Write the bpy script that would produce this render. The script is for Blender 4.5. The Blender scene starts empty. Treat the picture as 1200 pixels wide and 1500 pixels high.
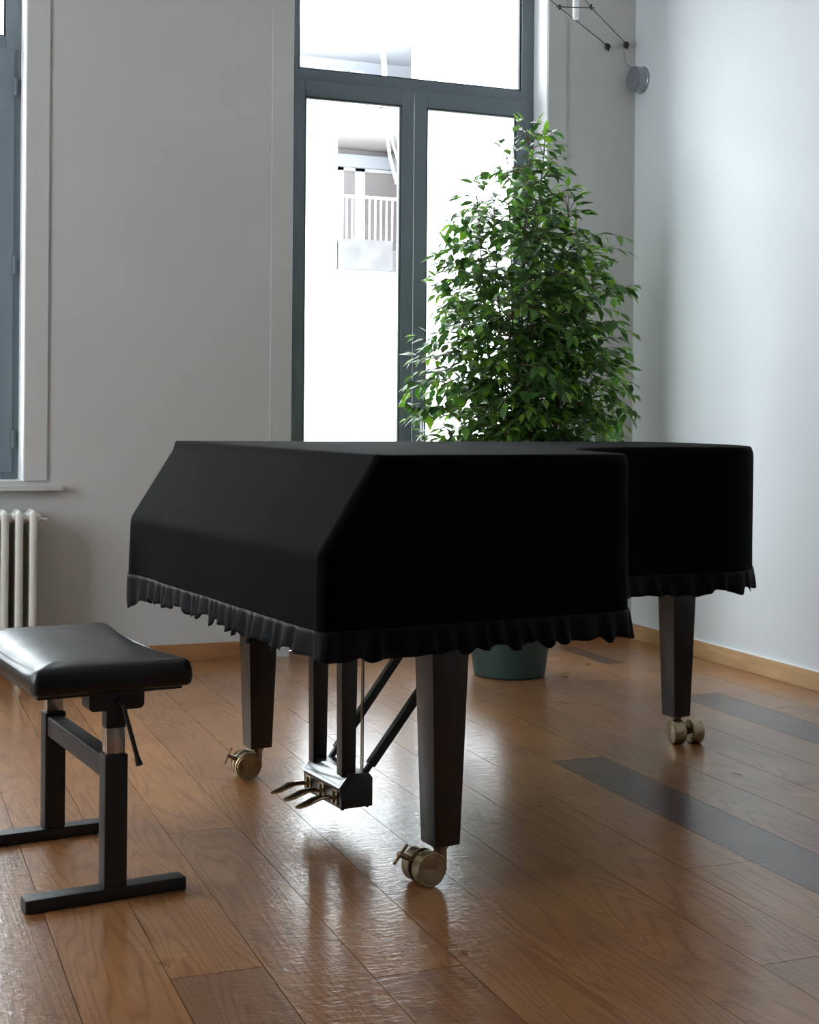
import bpy, bmesh, math, random
from mathutils import Vector, Matrix
random.seed(7)
S = bpy.context.scene
COL = S.collection
PI = math.pi

# ------------------------------------------------------------------ helpers
def link(name, me, mat=None, parent=None, smooth=None):
    o = bpy.data.objects.new(name, me)
    COL.objects.link(o)
    if mat: me.materials.append(mat)
    if parent: o.parent = parent
    if smooth is not None:
        if smooth == 'all':
            for p in me.polygons: p.use_smooth = True
        else:
            smooth_by_angle(me, smooth)
    return o

def smooth_by_angle(me, ang):
    bm = bmesh.new(); bm.from_mesh(me)
    for f in bm.faces: f.smooth = True
    a = math.radians(ang)
    for e in bm.edges:
        if len(e.link_faces) == 2 and e.calc_face_angle(0) > a: e.smooth = False
    bm.to_mesh(me); bm.free()

def mesh_of(bm, name='m'):
    bmesh.ops.recalc_face_normals(bm, faces=bm.faces[:])
    me = bpy.data.meshes.new(name); bm.to_mesh(me); bm.free(); return me

def obj(name, bm, mat, parent=None, smooth=None):
    return link(name, mesh_of(bm, name), mat, parent, smooth)

def box(bm, x0, x1, y0, y1, z0, z1, M=None):
    c = [(x, y, z) for z in (z0, z1) for y in (y0, y1) for x in (x0, x1)]
    v = [bm.verts.new((M @ Vector(p)) if M else p) for p in c]
    fs = [bm.faces.new([v[i] for i in f]) for f in
          ((0, 2, 3, 1), (4, 5, 7, 6), (0, 1, 5, 4), (2, 6, 7, 3), (0, 4, 6, 2), (1, 3, 7, 5))]
    return fs

def bevel(bm, w, seg=2, edges=None):
    bmesh.ops.bevel(bm, geom=edges or bm.edges[:], offset=w, segments=seg, profile=.6, affect='EDGES')

def tube(bm, pts, rad, n=10, caps=True):
    """tube through pts; rad number or list"""
    pts = [Vector(p) for p in pts]
    R = rad if isinstance(rad, (list, tuple)) else [rad] * len(pts)
    rings = []
    up = None
    for i, p in enumerate(pts):
        t = (pts[min(i + 1, len(pts) - 1)] - pts[max(i - 1, 0)]).normalized()
        if up is None:
            up = Vector((0, 0, 1)) if abs(t.z) < .9 else Vector((1, 0, 0))
        a = t.cross(up).normalized(); b = a.cross(t).normalized(); up = b
        rings.append([bm.verts.new(p + (a * math.cos(2 * PI * k / n) + b * math.sin(2 * PI * k / n)) * R[i]) for k in range(n)])
    for r0, r1 in zip(rings, rings[1:]):
        for k in range(n):
            bm.faces.new((r0[k], r0[(k + 1) % n], r1[(k + 1) % n], r1[k]))
    if caps:
        bm.faces.new(rings[0][::-1]); bm.faces.new(rings[-1])

def lathe(bm, prof, n=32, M=None):
    """prof list of (r, z) ; axis z"""
    rings = []
    for r, z in prof:
        if r < 1e-6:
            p = Vector((0, 0, z)); rings.append([bm.verts.new(M @ p if M else p)])
        else:
            ring = []
            for k in range(n):
                p = Vector((r * math.cos(2 * PI * k / n), r * math.sin(2 * PI * k / n), z))
                ring.append(bm.verts.new(M @ p if M else p))
            rings.append(ring)
    for a, b in zip(rings, rings[1:]):
        for k in range(n):
            k2 = (k + 1) % n
            if len(a) == 1 and len(b) == 1: continue
            if len(a) == 1: bm.faces.new((a[0], b[k2], b[k]))
            elif len(b) == 1: bm.faces.new((a[k], a[k2], b[0]))
            else: bm.faces.new((a[k], a[k2], b[k2], b[k]))

def empty(name, loc=(0, 0, 0), rz=0):
    o = bpy.data.objects.new(name, None); COL.objects.link(o)
    o.location = loc; o.rotation_euler = (0, 0, rz); o.empty_display_size = .1
    return o

def tag(o, label, cat, group=None, kind=None):
    o['label'] = label
    if cat: o['category'] = cat
    if group: o['group'] = group
    if kind: o['kind'] = kind
    return o

def struct(o, label=None):
    o['kind'] = 'structure'
    if label: o['label'] = label
    return o

# ------------------------------------------------------------------ materials
def mat(name, color=(.8, .8, .8), rough=.5, metal=0, spec=.5, **kw):
    m = bpy.data.materials.new(name); m.use_nodes = True
    b = m.node_tree.nodes['Principled BSDF']
    b.inputs['Base Color'].default_value = (*color, 1)
    b.inputs['Roughness'].default_value = rough
    b.inputs['Metallic'].default_value = metal
    b.inputs['Specular IOR Level'].default_value = spec
    for k, v in kw.items():
        b.inputs[k].default_value = v
    return m

def N(m, t, **kw):
    n = m.node_tree.nodes.new(t)
    for k, v in kw.items():
        if hasattr(n, k): setattr(n, k, v)
        else: n.inputs[k.replace('_', ' ')].default_value = v
    return n
def L(m, a, ao, b, bi): m.node_tree.links.new(a.outputs[ao], b.inputs[bi])
def BS(m): return m.node_tree.nodes['Principled BSDF']

def noisy(m, c0, c1, scale=5, detail=4, stretch=(1, 1, 1), bump=0, bscale=40, bdist=.001, rough=None):
    """procedural variation between two colours plus a fine bump"""
    tc = N(m, 'ShaderNodeTexCoord'); mp = N(m, 'ShaderNodeMapping'); mp.inputs['Scale'].default_value = stretch
    L(m, tc, 'Object', mp, 0)
    n = N(m, 'ShaderNodeTexNoise'); n.inputs['Scale'].default_value = scale; n.inputs['Detail'].default_value = detail
    L(m, mp, 0, n, 'Vector')
    r = N(m, 'ShaderNodeValToRGB')
    r.color_ramp.elements[0].position = .3; r.color_ramp.elements[1].position = .7
    r.color_ramp.elements[0].color = (*c0, 1); r.color_ramp.elements[1].color = (*c1, 1)
    L(m, n, 0, r, 0); L(m, r, 0, BS(m), 'Base Color')
    if rough:
        mr = N(m, 'ShaderNodeMapRange'); mr.inputs['To Min'].default_value = rough[0]; mr.inputs['To Max'].default_value = rough[1]
        L(m, n, 0, mr, 0); L(m, mr, 0, BS(m), 'Roughness')
    if bump:
        n2 = N(m, 'ShaderNodeTexNoise'); n2.inputs['Scale'].default_value = bscale; n2.inputs['Detail'].default_value = 5
        L(m, mp, 0, n2, 'Vector')
        bp = N(m, 'ShaderNodeBump'); bp.inputs['Strength'].default_value = bump; bp.inputs['Distance'].default_value = bdist
        L(m, n2, 0, bp, 'Height'); L(m, bp, 0, BS(m), 'Normal')
    return m

M = {}
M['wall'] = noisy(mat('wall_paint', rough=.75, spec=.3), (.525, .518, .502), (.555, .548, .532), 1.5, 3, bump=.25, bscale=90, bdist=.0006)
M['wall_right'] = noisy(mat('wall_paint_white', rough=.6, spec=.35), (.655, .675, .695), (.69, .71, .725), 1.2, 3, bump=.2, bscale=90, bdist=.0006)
M['wall_far'] = noisy(mat('wall_front_fill_cut', rough=.8, spec=.3), (.17, .16, .15), (.20, .19, .18), 1.5, 3)  # unseen front wall darkened to cut fill light on camera-facing sides
M['reveal'] = noisy(mat('reveal_paint', rough=.6), (.80, .81, .82), (.83, .84, .85), 2, 2, bump=.1, bscale=60)
M['ceiling'] = noisy(mat('ceiling_paint', rough=.9), (.78, .78, .77), (.8, .8, .79), 2, 2)
M['frame'] = noisy(mat('grey_frame_paint', rough=.42, spec=.5), (.13, .165, .19), (.15, .185, .21), 6, 3, bump=.15, bscale=150, bdist=.0004)
M['gasket'] = noisy(mat('frame_gasket', rough=.6), (.03, .035, .04), (.04, .045, .05), 20)
M['bead'] = noisy(mat('light_glazing_bead', rough=.35, spec=.6), (.45, .48, .5), (.52, .55, .57), 20)
M['black_lacquer'] = noisy(mat('black_lacquer', rough=.32, spec=.65), (.004, .004, .005), (.007, .007, .008), 8, 5, (1, 1, .12), bump=.12, bscale=60, bdist=.0004, rough=(.26, .38))
M['black_metal'] = noisy(mat('black_powder_coat', rough=.5, spec=.5), (.007, .0072, .0075), (.011, .0112, .012), 60, 4, bump=.15, bscale=300, bdist=.0003, rough=(.42, .55))
M['steel'] = noisy(mat('satin_steel', rough=.25, metal=1), (.50, .48, .44), (.58, .56, .53), 40, 3, (1, 1, .05), rough=(.2, .35))
M['polished'] = noisy(mat('polished_black_top', rough=.12, spec=.9), (.02, .02, .022), (.03, .03, .032), 9, rough=(.08, .15))
M['rubber'] = noisy(mat('black_rubber', rough=.75), (.012, .012, .012), (.02, .02, .02), 50)
M['leather'] = noisy(mat('black_leather', rough=.33, spec=.38), (.002, .0022, .0028), (.006, .0065, .008), 9, 6, bump=.45, bscale=38, bdist=.0016, rough=(.26, .42))
M['pot'] = noisy(mat('green_plastic_pot', rough=.55), (.018, .045, .038), (.025, .058, .048), 7, 4, bump=.1, bscale=60)
M['soil'] = noisy(mat('potting_soil', rough=.95), (.02, .013, .008), (.05, .033, .02), 30, 6, bump=.8, bscale=60, bdist=.01)
M['bark'] = noisy(mat('ficus_bark', rough=.8), (.10, .065, .04), (.2, .14, .09), 25, 5, (1, 1, .3), bump=.5, bscale=80, bdist=.002)
M['radiator'] = noisy(mat('radiator_enamel', rough=.35, spec=.5), (.70, .68, .63), (.74, .72, .67), 6, 3, bump=.08, bscale=40, bdist=.001)
M['plastic_grey'] = noisy(mat('grey_drum_plastic', rough=.45), (.15, .16, .18), (.19, .2, .22), 12)
M['drum_rim'] = noisy(mat('grey_drum_rim', rough=.25, metal=.8), (.30, .33, .36), (.38, .41, .44), 15)
M['dark_wire'] = noisy(mat('dark_cable', rough=.5, metal=.5), (.05, .045, .04), (.08, .07, .065), 30)
M['tube_white'] = noisy(mat('frosted_lamp_tube', rough=.3), (.85, .86, .87), (.9, .9, .92), 10)
M['handle'] = noisy(mat('white_handle', rough=.3, metal=.3), (.7, .71, .73), (.78, .79, .8), 15)

# brass with turned faces (anisotropic)
def brass(name, aniso):
    m = mat(name, (.32, .25, .15), .3, 1)
    noisy(m, (.31, .245, .15), (.38, .30, .185), 30, 4, rough=(.22, .36))
    if aniso:
        BS(m).inputs['Anisotropic'].default_value = .85
        t = N(m, 'ShaderNodeTangent'); t.direction_type = 'RADIAL'; t.axis = 'Z'
        L(m, t, 0, BS(m), 'Tangent')
    return m
M['brass'] = brass('satin_brass', False)
M['brass_turned'] = brass('turned_brass', True)
M['pedal'] = noisy(mat('polished_pedal_brass', rough=.2, metal=1), (.72, .60, .40), (.78, .66, .46), 20, rough=(.16, .24))

# velvet cover: dark fabric with soft sheen
def fabric(name, c, rough, sheen, sr):
    m = mat(name, c, rough, 0, .04)
    noisy(m, tuple(x * .8 for x in c), tuple(x * 1.25 for x in c), 14, 6, bump=.25, bscale=350, bdist=.0008)
    BS(m).inputs['Sheen Weight'].default_value = sheen
    BS(m).inputs['Sheen Roughness'].default_value = sr
    return m
M['velvet'] = fabric('black_velvet', (.0010, .0010, .0011), .8, .012, .5)
M['satin'] = fabric('black_satin_ruffle', (.0085, .0085, .009), .45, .05, .4)

# baseboard wood
def wood_simple(name, c0, c1, rough, stretch):
    m = mat(name, c0, rough)
    return noisy(m, c0, c1, 6, 8, stretch, bump=.1, bscale=30)
M['oak'] = wood_simple('oak_baseboard_right', (.42, .25, .115), (.56, .35, .18), .4, (8, .7, 8))
M['oak_dark'] = wood_simple('oak_baseboard_back', (.33, .145, .058), (.44, .21, .09), .4, (.7, 8, 8))

# glass: transparent with fresnel gloss, lets daylight through
g = bpy.data.materials.new('window_glass'); g.use_nodes = True
g.node_tree.nodes.clear()
go = N(g, 'ShaderNodeOutputMaterial'); gm = N(g, 'ShaderNodeMixShader'); gt = N(g, 'ShaderNodeBsdfTransparent'); gg = N(g, 'ShaderNodeBsdfGlossy')
gt.inputs[0].default_value = (.95, .97, .97, 1); gg.inputs['Roughness'].default_value = .02
gf = N(g, 'ShaderNodeLayerWeight'); gf.inputs[0].default_value = .12
L(g, gf, 'Fresnel', gm, 0); L(g, gt, 0, gm, 1); L(g, gg, 0, gm, 2); L(g, gm, 0, go, 0)
M['glass'] = g

# floor planks
def floor_mat():
    m = mat('varnished_plank_floor', (.3, .16, .07), .3, 0, .5)
    BS(m).inputs['Coat Weight'].default_value = .55; BS(m).inputs['Coat Roughness'].default_value = .11; BS(m).inputs['Coat IOR'].default_value = 1.5
    nt = m.node_tree
    at = N(m, 'ShaderNodeVertexColor'); at.layer_name = 'plank'
    sep = N(m, 'ShaderNodeSeparateColor'); L(m, at, 0, sep, 0)
    tc = N(m, 'ShaderNodeTexCoord')
    off = N(m, 'ShaderNodeCombineXYZ')
    mu = N(m, 'ShaderNodeMath', operation='MULTIPLY'); mu.inputs[1].default_value = 37.0; L(m, sep, 0, mu, 0)
    L(m, mu, 0, off, 0); L(m, mu, 0, off, 1)
    # broad figure: stretched noise turned into growth-ring contours
    mp = N(m, 'ShaderNodeMapping'); mp.inputs['Scale'].default_value = (8.0, .75, 1); L(m, tc, 'Object', mp, 0)
    ad = N(m, 'ShaderNodeVectorMath', operation='ADD'); L(m, mp, 0, ad, 0); L(m, off, 0, ad, 1)
    n1 = N(m, 'ShaderNodeTexNoise'); n1.inputs['Scale'].default_value = 1.0; n1.inputs['Detail'].default_value = 1.5; n1.inputs['Roughness'].default_value = .45
    L(m, ad, 0, n1, 'Vector')
    k = N(m, 'ShaderNodeMath', operation='MULTIPLY'); k.inputs[1].default_value = 120; L(m, n1, 0, k, 0)
    sx = N(m, 'ShaderNodeSeparateXYZ'); L(m, ad, 0, sx, 0); kx = N(m, 'ShaderNodeMath', operation='MULTIPLY_ADD'); kx.inputs[1].default_value = 14; L(m, sx, 0, kx, 0); L(m, k, 0, kx, 2)
    sn = N(m, 'ShaderNodeMath', operation='SINE'); L(m, kx, 0, sn, 0)
    ring = N(m, 'ShaderNodeMapRange'); ring.inputs['From Min'].default_value = -1; ring.inputs['From Max'].default_value = 1; L(m, sn, 0, ring, 0)
    rp = N(m, 'ShaderNodeMath', operation='POWER'); rp.inputs[1].default_value = 3.5; L(m, ring, 0, rp, 0)
    # fine pores
    mp2 = N(m, 'ShaderNodeMapping'); mp2.inputs['Scale'].default_value = (160, 6, 1); L(m, tc, 'Object', mp2, 0)
    n2 = N(m, 'ShaderNodeTexNoise'); n2.inputs['Scale'].default_value = 1.0; n2.inputs['Detail'].default_value = 5; L(m, mp2, 0, n2, 'Vector')
    # blotches / wear
    n3 = N(m, 'ShaderNodeTexNoise'); n3.inputs['Scale'].default_value = 2.3; n3.inputs['Detail'].default_value = 6; L(m, tc, 'Object', n3, 'Vector')
    # base per-plank colour
    ramp = N(m, 'ShaderNodeValToRGB'); L(m, sep, 1, ramp, 0)
    cr = ramp.color_ramp
    cr.elements[0].position = 0; cr.elements[0].color = (.085, .042, .034, 1)
    cr.elements[1].position = 1; cr.elements[1].color = (.82, .52, .28, 1)
    for p, c in ((.12, (.14, .072, .055)), (.25, (.24, .118, .057)), (.5, (.41, .185, .062)), (.75, (.72, .40, .155))):
        e = cr.elements.new(p); e.color = (*c, 1)
    def mixc(fac_node, fo, a, ao, col, mode='MULTIPLY', f=1.0):
        x = N(m, 'ShaderNodeMix'); x.data_type = 'RGBA'; x.blend_type = mode
        if fac_node:
            mm = N(m, 'ShaderNodeMath', operation='MULTIPLY'); mm.inputs[1].default_value = f; L(m, fac_node, fo, mm, 0); nt.links.new(mm.outputs[0], x.inputs[0])
        else: x.inputs[0].default_value = f
        nt.links.new(a.outputs[ao], x.inputs[6]); x.inputs[7].default_value = (*col, 1)
        return x
    a = mixc(rp, 0, ramp, 0, (.56, .40, .30), f=.6)
    mr2 = N(m, 'ShaderNodeMapRange'); mr2.inputs['From Min'].default_value = .45; mr2.inputs['From Max'].default_value = .75; L(m, n2, 0, mr2, 0)
    b = mixc(mr2, 0, a, 2, (.55, .45, .40), f=.5)
    mr3 = N(m, 'ShaderNodeMapRange'); mr3.inputs['From Min'].default_value = .4; mr3.inputs['From Max'].default_value = .75; L(m, n3, 0, mr3, 0)
    c = mixc(mr3, 0, b, 2, (.58, .50, .46), f=.65)
    nt.links.new(c.outputs[2], BS(m).inputs['Base Color'])
    # gloss: old satin varnish, worn unevenly
    mrr = N(m, 'ShaderNodeMapRange'); mrr.inputs['To Min'].default_value = .22; mrr.inputs['To Max'].default_value = .40; L(m, n3, 0, mrr, 0)
    nt.links.new(mrr.outputs[0], BS(m).inputs['Roughness'])
    # bump: hand-scraped ripples + varnish wrinkles + pores
    mp4 = N(m, 'ShaderNodeMapping'); mp4.inputs['Scale'].default_value = (22, 62, 1); mp4.inputs['Rotation'].default_value = (0, 0, .5); L(m, tc, 'Object', mp4, 0)
    n4 = N(m, 'ShaderNodeTexNoise'); n4.inputs['Scale'].default_value = 1; n4.inputs['Detail'].default_value = 4; n4.inputs['Distortion'].default_value = 1.2; L(m, mp4, 0, n4, 'Vector')
    b1 = N(m, 'ShaderNodeBump'); b1.inputs['Strength'].default_value = .6; b1.inputs['Distance'].default_value = .0020; L(m, n4, 0, b1, 'Height')
    b2 = N(m, 'ShaderNodeBump'); b2.inputs['Strength'].default_value = .25; b2.inputs['Distance'].default_value = .0008; L(m, n2, 0, b2, 'Height'); L(m, b1, 0, b2, 'Normal')
    b3 = N(m, 'ShaderNodeBump'); b3.inputs['Strength'].default_value = .2; b3.inputs['Distance'].default_value = .0005; L(m, rp, 0, b3, 'Height'); L(m, b2, 0, b3, 'Normal')
    L(m, b3, 0, BS(m), 'Normal'); L(m, b2, 0, BS(m), 'Coat Normal')
    return m
M['floor'] = floor_mat()
M['subfloor'] = noisy(mat('floor_gap', rough=.9), (.012, .007, .005), (.02, .012, .008), 20)

# leaf material
def leaf_mat(name):
    m = mat(name, (.05, .12, .03), .32, 0, .5)
    nt = m.node_tree
    at = N(m, 'ShaderNodeVertexColor'); at.layer_name = 'tint'
    tc = N(m, 'ShaderNodeTexCoord'); n = N(m, 'ShaderNodeTexNoise'); n.inputs['Scale'].default_value = 60; L(m, tc, 'Object', n, 'Vector')
    x = N(m, 'ShaderNodeMix'); x.data_type = 'RGBA'; x.blend_type = 'MULTIPLY'; L(m, n, 0, x, 0)
    nt.links.new(at.outputs[0], x.inputs[6]); x.inputs[7].default_value = (.8, .85, .75, 1)
    nt.links.new(x.outputs[2], BS(m).inputs['Base Color'])
    tr = N(m, 'ShaderNodeBsdfTranslucent')
    y = N(m, 'ShaderNodeMix'); y.data_type = 'RGBA'; y.blend_type = 'MULTIPLY'; y.inputs[0].default_value = 1
    nt.links.new(at.outputs[0], y.inputs[6]); y.inputs[7].default_value = (1.9, 2.1, .9, 1)
    nt.links.new(y.outputs[2], tr.inputs[0])
    mx = N(m, 'ShaderNodeMixShader'); mx.inputs[0].default_value = .30
    out = nt.nodes['Material Output']
    nt.links.new(BS(m).outputs[0], mx.inputs[1]); nt.links.new(tr.outputs[0], mx.inputs[2]); nt.links.new(mx.outputs[0], out.inputs[0])
    return m
M['leaf'] = leaf_mat('ficus_leaf')

# ------------------------------------------------------------------ room
XR, YB, XL, YF, ZC = 3.722, 6.398, -3.4, -2.6, 3.95
WT = 0.38
W1 = (-.72, .642, .82, 3.55)       # window opening in the back wall
D1 = (1.866, 3.212, .0, 3.55)      # french door opening
W2 = (-3.2, -1.9, .82, 3.55)       # a second window further left (outside the photo)

def wall_with_openings(bm, x0, x1, y0, y1, z0, z1, ops):
    xs = sorted(set([x0, x1] + [o[0] for o in ops] + [o[1] for o in ops]))
    for a, b in zip(xs, xs[1:]):
        o = next((o for o in ops if o[0] <= a + 1e-6 and o[1] >= b - 1e-6), None)
        if o is None: box(bm, a, b, y0, y1, z0, z1)
        else:
            if o[2] > z0 + 1e-6: box(bm, a, b, y0, y1, z0, o[2])
            if o[3] < z1 - 1e-6: box(bm, a, b, y0, y1, o[3], z1)
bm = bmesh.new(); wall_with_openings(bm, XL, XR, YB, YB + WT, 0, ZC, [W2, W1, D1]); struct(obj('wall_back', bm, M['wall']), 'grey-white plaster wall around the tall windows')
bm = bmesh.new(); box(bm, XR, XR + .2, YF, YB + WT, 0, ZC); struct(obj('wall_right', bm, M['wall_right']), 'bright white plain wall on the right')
def wall_openings_x(bm, x0, x1, y0, y1, z0, z1, ops):
    ys = sorted(set([y0, y1] + [o[0] for o in ops] + [o[1] for o in ops]))
    for a, b in zip(ys, ys[1:]):
        o = next((o for o in ops if o[0] <= a + 1e-6 and o[1] >= b - 1e-6), None)
        if o is None: box(bm, x0, x1, a, b, z0, z1)
        else: box(bm, x0, x1, a, b, z0, o[2]); box(bm, x0, x1, a, b, o[3], z1)
WL = [(3.0, 4.9, .82, 3.6)]  # opening for a window added to bring in daylight from the left
WF = []
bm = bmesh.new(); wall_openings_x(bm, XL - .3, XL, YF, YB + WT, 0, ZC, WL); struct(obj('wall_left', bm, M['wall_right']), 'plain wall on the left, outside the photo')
bm = bmesh.new(); wall_with_openings(bm, XL - .3, XR + .2, YF - .3, YF, 0, ZC, WF); struct(obj('wall_front', bm, M['wall_far']), 'plain wall behind the camera')
bm = bmesh.new(); box(bm, XL - .3, XR + .2, YF - .3, YB + WT, ZC, ZC + .15); struct(obj('ceiling', bm, M['ceiling']), 'white ceiling')

# floor: individual boards 19 cm wide, one object
bm = bmesh.new()
cl = bm.loops.layers.color.new('plank')
step = .1912
joints = {(.755): [3.727, 1.4], (1.712): [2.41, 4.9], (2.10): [4.117, 1.2], (.18): [4.16, 2.2], (.946): [2.62, 5.1], (1.136): [4.45, 1.9], (3.09): [4.95, 2.2], (1.903): [5.35, 3.0, 1.0], (2.29): [5.0, 2.1], (2.49): [4.62, 2.9, 1.0], (.565): [5.05, 2.75]}
tones = {(2.10, 0): .06, (2.10, 1): .02, (3.09, 1): .16, (3.09, 0): .16}
x0s = [.373 + step * k for k in range(-20, 8)] + [1.903, 2.101, 2.293, 2.487, 2.687, 2.889, 3.095, 3.296, 3.490, 3.685]
rnd = random.Random(11)
for x0 in x0s:
    nx = next((q for q in x0s if q > x0 + .01), x0 + step)
    a = max(x0, XL); b = min(nx, XR)
    if b - a < .005: continue
    key = next((k for k in joints if abs(k - x0) < .03), None)
    js = joints[key] if key is not None else [rnd.uniform(-1.5, 1.6), rnd.uniform(4.2, 6.2)]
    ys = sorted([YF] + list(js) + [YB])
    for i, (ya, yb) in enumerate(zip(ys, ys[1:])):
        r = rnd.random(); t = rnd.uniform(.61, .69)
        if b > 1.8 and ya > 3.9: t = rnd.uniform(.63, .73)  # far right boards toned lighter, brighter light there put into the colour
        if key is not None:
            idx = len(ys) - 2 - i   # 0 = nearest the back wall
            if key == 2.10: t = .70 if idx == 0 else .055
            if key == 3.09: t = .69 if idx == 0 else .15
            if key == .755 and idx == 0: t = .74
        if b < 1.4 and yb > 4.5: t = max(t, .69)  # back left boards lightened, window light painted into their tone
        if yb < 3.0: t -= .07  # boards near the camera darkened, light falloff painted into the tone
        gp = .0009
        if key == 3.09 and idx == 0:
            for q0, q1, q2, q3, tt in ((a, a + .105, ya, yb, .69), (a + .105, b, ya, 5.72, .69), (a + .105, b, 5.72, 6.24, .07), (a + .105, b, 6.24, yb, .68)):
                for f in box(bm, q0 + gp / 3, q1 - gp / 3, q2 + gp / 3, q3 - gp / 3, -.02, 0):
                    for l in f.loops: l[cl] = (r, tt, 0, 1)
            continue
        fs = box(bm, a + gp, b - gp, ya + gp, yb - gp, -.02, 0)
        for f in fs:
            for l in f.loops: l[cl] = (r, t, rnd.random(), 1)
fl = obj('floor', bm, M['floor']); struct(fl, 'varnished wooden plank floor')
bm = bmesh.new(); box(bm, XL, XR, YF, YB, -.06, -.004); 
sf = obj('floor_underlay', bm, M['subfloor'], fl)
# threshold of the door opening and dark inlay slivers in old boards
bm = bmesh.new(); box(bm, D1[0], D1[1], YB, YB + .15, -.06, 0); obj('threshold', bm, M['oak_dark'], fl)
# baseboards
bm = bmesh.new(); box(bm, XL, W1[1] + .9 + .22, YB - .015, YB - .0005, 0.001, .083)
bevel(bm, .003, 2); struct(obj('baseboard_back', bm, M['oak_dark'], None, 30), 'reddish wooden baseboard along the back wall')
bm = bmesh.new(); box(bm, 3.316, XR - .016, YB - .015, YB - .0005, 0.001, .083)
bevel(bm, .003, 2); struct(obj('baseboard_corner', bm, M['oak_dark'], None, 30), 'short wooden baseboard between the glass door and the corner')
bm = bmesh.new(); box(bm, XR - .015, XR - .0005, YF, YB - .016, 0.001, .08)
bevel(bm, .003, 2); bb = struct(obj('baseboard_right', bm, M['oak'], None, 30), 'light oak baseboard along the right wall')
bm = bmesh.new(); box(bm, XR - .013, XR - .0005, YF, YB - .016, .0805, .0845); obj('caulk_line', bm, M['reveal'], bb)

# plain casings round the openings
def casing(n, o, w, lab, full=False):
    bm = bmesh.new(); t = .009
    z0 = o[2] if o[2] > .1 else 0.001
    z0 = z0 + (.0215 if o[2] > .1 else 0)
    box(bm, o[0] - w, o[0], YB - t, YB - .0003, z0, o[3] + w)
    box(bm, o[1], o[1] + w, YB - t, YB - .0003, z0, o[3] + w)
    box(bm, o[0], o[1], YB - t, YB - .0003, o[3], o[3] + w)
    struct(obj('trim_%d' % n, bm, M['wall'], None, 30), lab)
casing(1, W1, .098, 'flat plaster casing around the left window')
casing(2, D1, .102, 'flat plaster casing around the tall glass door')
casing(3, W2, .098, 'flat plaster casing around the far left window')
# white painted reveals
def reveals(n, o, lab):
    bm = bmesh.new(); e = .004
    box(bm, o[0], o[0] + e, YB, YB + WT, o[2], o[3]); box(bm, o[1] - e, o[1], YB, YB + WT, o[2], o[3])
    box(bm, o[0] + e, o[1] - e, YB, YB + WT, o[3] - e, o[3])
    struct(obj('trim_%d' % n, bm, M['reveal']), lab)
reveals(4, W1, 'bright white reveal of the left window')
reveals(5, D1, 'bright white reveal of the glass door')
reveals(6, W2, 'white reveal of the far left window')

# ------------------------------------------------------------------ windows
def frame_rect(bm, x0, x1, z0, z1, w, y0, y1, wb=None, wl=None, wr=None, wt=None):
    wb = w if wb is None else wb; wl = w if wl is None else wl; wr = w if wr is None else wr; wt = w if wt is None else wt
    box(bm, x0, x0 + wl, y0, y1, z0, z1); box(bm, x1 - wr, x1, y0, y1, z0, z1)
    box(bm, x0 + wl, x1 - wr, y0, y1, z0, z0 + wb); box(bm, x0 + wl, x1 - wr, y0, y1, z1 - wt, z1)

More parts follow.
